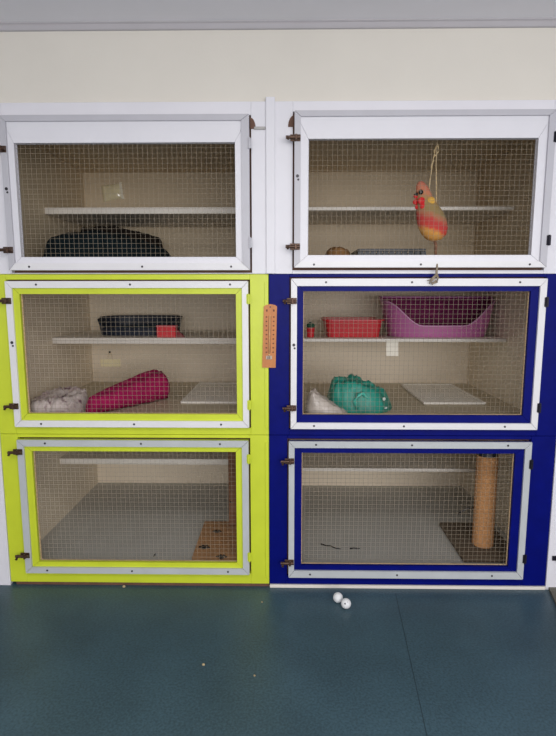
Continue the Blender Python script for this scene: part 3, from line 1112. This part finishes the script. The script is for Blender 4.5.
# ---------------- teal bag and white plastic in the blue cage
M_TEAL = mat('teal_fabric', srgb(26, 142, 124), 0.42, var=0.2, scale=14, bump=0.25, bscale=40)
yb = 0.345
xa, xb = pix(326, 405, yb).x, pix(390, 405, yb).x
ht = pix(345, 377, yb + 0.02).z - zfr
root = empty('bag')
tag(root, 'crumpled shiny teal bag on the floor of a blue cage', 'bag')
o = heap('body', (xa + xb) / 2, yb, zfr, xb - xa, 0.28, lambda a, b: ht * (0.86 - 0.10 * a - (0.42 * max(0, a - 0.1))) * (1 - 0.15 * b * b), M_TEAL, seed=21, fold=0.020, ffreq=6.5, nx=52, ny=40, edge=0.35, rot=-0.15)
o.parent = root
# twisted handle loop lying on the bag
bm = bmesh.new()
Hn = lambda u, v, dy=0: pix(u, v, yb - 0.14 + dy)
bm_tube(bm, [Hn(357, 409), Hn(355, 401), Hn(358, 395, .01), Hn(363, 393, .02), Hn(366, 397, .02), Hn(371, 400, .02)], 0.008, 8, True, [0.006, 0.010, 0.010, 0.009, 0.008, 0.005])
mesh_obj('handle', bm, mat('light_teal_fabric', srgb(70, 178, 160), 0.4), root, smooth=True)
M_PRN = mat('white_print', srgb(214, 226, 220), 0.5)
for (u, v, wd, hg) in ((372, 406, 0.024, 0.010), (384, 399, 0.016, 0.016), (386, 408, 0.014, 0.010)):
    p = Hn(u, v, 0.015)
    bm = bmesh.new()
    bm_sphere(bm, p, wd / 2, 0.006, hg / 2, 8, 6)
    mesh_obj('print_patch', bm, M_PRN, root, smooth=True)
to_base(root)
M_PLAS = mat('milky_plastic_film', srgb(184, 174, 164), 0.25, var=0.1, scale=18, bump=0.35, bscale=30)
xa, xb = pix(304, 408, 0.16).x, pix(352, 408, 0.16).x
h2 = pix(312, 389, 0.18).z - zfr
o = heap('plastic_wrap', (xa + xb) / 2, 0.125, zfr, xb - xa, 0.13, lambda a, b: h2 * (0.62 - 0.55 * a), M_PLAS, seed=31, fold=0.010, ffreq=6, nx=36, ny=22, edge=0.35)
tag(o, 'crumpled milky plastic wrap in front of the teal bag', 'plastic wrap')

# ---------------- bottom yellow cage: wooden scratcher
zl = ZF['L2']
root = empty('scratcher')
tag(root, 'brown wooden scratcher with dark paw marks standing in a yellow cage', 'scratcher')
M_SCR = mat('tan_board', srgb(164, 122, 82), 0.8, var=0.16, scale=14, bump=0.2)
M_SCR2 = mat('brown_board', srgb(128, 88, 62), 0.8, var=0.16, scale=14, bump=0.2)
xb0 = pix(189, 570, 0).x
box('base', xb0, xb0 + 0.25, 0.07, 0.44, zl + 0.0005, zl + 0.018, M_SCR, root, 0.002)
xu = pix(229, 500, 0.40).x
box('upright', xu, xb0 + 0.25, 0.385, 0.41, zl + 0.0186, zl + 0.50, M_SCR2, root, 0.002)
bm = bmesh.new()
pg = pix(230.5, 502, 0.385)
bm_disc(bm, pg.x, 0.3845, pg.z, 0.004, 0.002)
mesh_obj('nail', bm, M_DARK, root)
for (u, v, s) in ((217, 532, 1.0), (204, 548, 1.15), (221.5, 557.5, 1.1)):
    g_ = gpix(u, v, zl + 0.018)
    bm = bmesh.new()
    for (dx, dy, r) in ((0, 0, 0.011), (-0.016, 0.008, 0.007), (-0.006, 0.018, 0.0065), (0.008, 0.016, 0.0065), (0.017, 0.004, 0.006)):
        bmesh.ops.create_cone(bm, cap_ends=True, segments=10, radius1=r * s, radius2=r * s * 0.9, depth=0.0014, matrix=Matrix.Translation((g_.x + dx * s, g_.y + dy * s, zl + 0.0188)))
    mesh_obj('paw_mark', bm, M_DARK, root)
to_base(root)

# ---------------- bottom blue cage: scratching post
zr = ZF['R2']
root = empty('scratching_post')
tag(root, 'tan carpeted scratching post on a dark square base in a blue cage', 'scratching post')
M_SIS = mat('tan_sisal', srgb(196, 142, 92), 0.95, var=0.14, scale=60, bump=0.6, bscale=160)
M_DBR = mat('dark_brown_carpet', srgb(92, 78, 62), 0.95, var=0.15, scale=80, bump=0.5, bscale=200)
q = [gpix(461, 563, zr), gpix(441, 526, zr), gpix(500, 526, zr), gpix(509, 563, zr)]
bx0 = (q[0].x + q[1].x) / 2
bx1 = min((q[2].x + q[3].x) / 2, XRIGHT - 0.025)
by0, by1 = max(q[0].y, 0.05), q[1].y
box('base', bx0, bx1, by0, by1, zr + 0.0005, zr + 0.022, M_DBR, root, 0.004)
pc = gpix(482, 544, zr + 0.022)
rp_ = 10.6 * (pc.y + D) / F
topz = pix(486, 455, pc.y).z
bm = bmesh.new()
SEG = 28
prev = None
NT = 64
for i in range(NT + 1):
    z = zr + 0.0222 + (topz - zr - 0.0222) * i / NT
    r = rp_ * (1.0 + 0.015 * (i % 2))
    ring = [bm.verts.new((pc.x + 0.002 + r * math.cos(2 * math.pi * k / SEG), pc.y + r * math.sin(2 * math.pi * k / SEG), z)) for k in range(SEG)]
    if prev:
        for k in range(SEG):
            bm.faces.new((prev[k], prev[(k + 1) % SEG], ring[(k + 1) % SEG], ring[k]))
    else:
        bm.faces.new(ring[::-1])
    prev = ring
bm.faces.new(prev)
mesh_obj('post', bm, M_SIS, root, smooth=True)
bm = bmesh.new()
bmesh.ops.create_cone(bm, cap_ends=True, segments=28, radius1=rp_ * 0.95, radius2=rp_ * 0.9, depth=0.016, matrix=Matrix.Translation((pc.x + 0.002, pc.y, topz + 0.0085)))
mesh_obj('cap', bm, M_BLKP, root)
bm = bmesh.new()
S = lambda u, v: pix(u, v, pc.y - 0.02)
bm_tube(bm, [S(474, 508), S(468, 508.5), S(462, 511), S(458, 514)], 0.003, 6, True, [0.003, 0.003, 0.0035, 0.005])
mesh_obj('cord', bm, M_DARK, root, smooth=True)
to_base(root)
# dark scraps of cord lying on the cage floor
for pts, lab in (([(321, 544), (326, 545.5), (331, 546), (335, 548), (341, 549)], 'longer wavy dark cord scrap lying on the grey cage floor'), ([(350, 548.5), (354, 548), (357, 548.6), (360, 548.3)], 'shorter straight dark cord scrap lying on the grey cage floor')):
    P_ = [gpix(u, v, zr + 0.003) for u, v in pts]
    o = tube('cord_scrap', P_, 0.0028, M_DARK, None, 6, [0.004] + [0.0026] * (len(P_) - 2) + [0.0018])
    tag(o, lab, 'cord')
P_ = [gpix(u, v, zl + 0.003) for u, v in ((153.5, 556.5), (154.5, 555), (155.5, 553.5))]
tag(tube('cord_scrap', P_, 0.003, M_DARK, None, 6, [0.0015, 0.003, 0.0015]), 'tiny dark scrap on the grey floor beside the wooden scratcher', 'scrap')

# ---------------- thermometer
root = empty('thermometer')
tag(root, 'brown wooden wall thermometer on the seam between yellow and blue stiles', 'thermometer')
yt = -0.0005
M_TW = mat('thermometer_wood', srgb(196, 122, 62), 0.45, var=0.14, scale=10, stretch=(4, 1, 1))
M_TB = mat('thermometer_print', srgb(96, 52, 26), 0.6)
T = lambda u, v: pix(u, v, yt - 0.008)
cs = [(263.8, 306.5), (266, 305), (270.5, 304), (275, 305), (277, 306.5), (275.6, 367.8), (262.2, 367.6)]
cs = [(T(u, v).x, T(u, v).z) for u, v in cs]
bm = bmesh.new()
bm_prism(bm, cs, -0.008, -0.0004)
mesh_obj('backboard', bm, M_TW, root)
bm = bmesh.new()
pa, pb = T(270, 315), T(269.3, 354)
bm_tube(bm, [(pa.x, -0.0095, pa.z), (pb.x, -0.0095, pb.z)], 0.0022, 8)
bm_sphere(bm, Vector((pb.x, -0.0095, pb.z - 0.003)), 0.0042, 0.0030, 0.0045, 10, 8)
mesh_obj('glass_tube', bm, mat('clear_glass_tube', srgb(214, 170, 120), 0.1), root, smooth=True)
for du in (-1.3, 1.2):
    bm = bmesh.new()
    a_, b_ = T(270 + du, 316), T(269.3 + du, 353)
    bm_prism(bm, [(a_.x - 0.0006, a_.z), (a_.x + 0.0006, a_.z), (b_.x + 0.0006, b_.z), (b_.x - 0.0006, b_.z)], -0.0086, -0.0079)
    mesh_obj('scale_line', bm, M_TB, root)
for i in range(9):
    v = 317 + i * 4.4
    for u in (266.5 - 0.01 * i, 273.8 - 0.09 * i):
        p = T(u, v)
        bm = bmesh.new()
        bm_box(bm, p.x - 0.0030, p.x + 0.0030, -0.0088, -0.0079, p.z - 0.0024, p.z + 0.0024)
        mesh_obj('scale_mark', bm, M_TB, root)
for u in (266.8, 273.8):
    p = T(u, 310.5)
    bm = bmesh.new()
    bm_box(bm, p.x - 0.0030, p.x + 0.0030, -0.0088, -0.0079, p.z - 0.004, p.z + 0.004)
    mesh_obj('unit_mark', bm, M_TB, root)
p = T(269, 357.5)
bm = bmesh.new()
bm_prism(bm, [(p.x - 0.012, p.z - 0.007), (p.x + 0.012, p.z - 0.007), (p.x + 0.012, p.z + 0.007), (p.x - 0.012, p.z + 0.007)], -0.0098, -0.0079)
mesh_obj('bulb_guard', bm, mat('guard_metal', srgb(176, 160, 144), 0.45, 0.3), root)
bm = bmesh.new()
for dx in (-0.004, 0.003):
    bm_box(bm, p.x + dx - 0.0015, p.x + dx + 0.0015, -0.0106, -0.0098, p.z - 0.006, p.z + 0.006)
mesh_obj('guard_slot', bm, M_DARK, root)
p = T(270.3, 307)
bm = bmesh.new()
bm_disc(bm, p.x, -0.0095, p.z, 0.003, 0.002)
mesh_obj('hanging_nail', bm, M_SCREW, root)
to_base(root)

# ---------------- ping pong balls and crumbs on the floor
M_BALL = mat('white_ball', srgb(228, 230, 232), 0.45, var=0.03, scale=40)
for (u, v, lab) in ((338, 597.5, 'plain white table tennis ball closer to the blue cage'), (346, 603.5, 'white table tennis ball with a small dark print on it')):
    R_ = 0.0200
    g_ = gpix(u, v, R_)
    root = empty('table_tennis_ball')
    tag(root, lab, 'ball', 'table tennis balls on the floor')
    bm = bmesh.new()
    bm_sphere(bm, Vector((g_.x, g_.y, R_)), R_, R_, R_, 24, 16)
    mesh_obj('shell', bm, M_BALL, root, smooth=True)
    if v > 600:
        dn = (CAM - Vector((g_.x, g_.y, R_))).normalized()
        bm = bmesh.new()
        side = dn.cross(Vector((0, 0, 1))).normalized()
        up = side.cross(dn)
        for (a, b, r) in ((0.18, -0.05, 0.0035), (-0.3, 0.3, 0.0016)):
            d2 = (dn + side * a + up * b).normalized()
            bm_sphere(bm, Vector((g_.x, g_.y, R_)) + d2 * (R_ - 0.0006), r, r, r, 8, 6)
        mesh_obj('print', bm, mat('grey_print', srgb(96, 96, 104), 0.6), root, smooth=True)
    to_base(root)
M_CRUMB = mat('tan_crumb', srgb(172, 156, 122), 0.9, var=0.2, scale=200)
for i, (u, v, r, lab) in enumerate(((203.5, 664.5, 0.0055, 'tan crumb lying alone on the dark floor'), (254.5, 675.5, 0.004, 'tiny pale crumb on the dark floor near a larger one'), (125, 584.5, 0.007, 'beige crumb against the foot of the yellow cage'), (262, 602, 0.0035, 'tiny crumb on the floor below the yellow stile'))):
    g_ = gpix(u, v, r * 0.6)
    if i == 2:
        g_.y = min(g_.y, -0.012)
    bm = bmesh.new()
    bmesh.ops.create_icosphere(bm, subdivisions=2, radius=1)
    for vv in bm.verts:
        k = 1 + 0.35 * noise.noise(vv.co * 1.6 + Vector((i * 3, 0, 0)))
        vv.co = Vector((g_.x + vv.co.x * r * k, g_.y + vv.co.y * r * k * 0.8, max(0.0002, r * 0.6 + vv.co.z * r * 0.7 * k)))
    tag(mesh_obj('crumb', bm, M_CRUMB, None, smooth=True), lab, 'crumb')

# low grey-brown mat at the foot of the right-hand white column
a_ = gpix(547, 588, 0.0)
b_ = gpix(556, 607, 0.0)
bm = bmesh.new()
y0, y1 = b_.y - 0.35, a_.y
sl = (b_.x - a_.x) / (b_.y - a_.y)
def qx(y): return a_.x + (y - a_.y) * sl
lo = [(qx(y1), y1 - 0.012), (qx(y0), y0), (qx(y0) + 0.5, y0), (qx(y1) + 0.5, y1 - 0.012)]
vb = [bm.verts.new((x, y, 0.0005)) for x, y in lo]
vt = [bm.verts.new((x, y, 0.012)) for x, y in lo]
bm.faces.new(vt)
bm.faces.new(vb[::-1])
for i in range(4):
    bm.faces.new((vb[i], vb[(i + 1) % 4], vt[(i + 1) % 4], vt[i]))
tag(mesh_obj('door_mat', bm, mat('grey_brown_mat', srgb(104, 102, 92), 0.95, var=0.2, scale=60, bump=0.5)), 'grey-brown mat on the floor before the white cage column', 'mat')
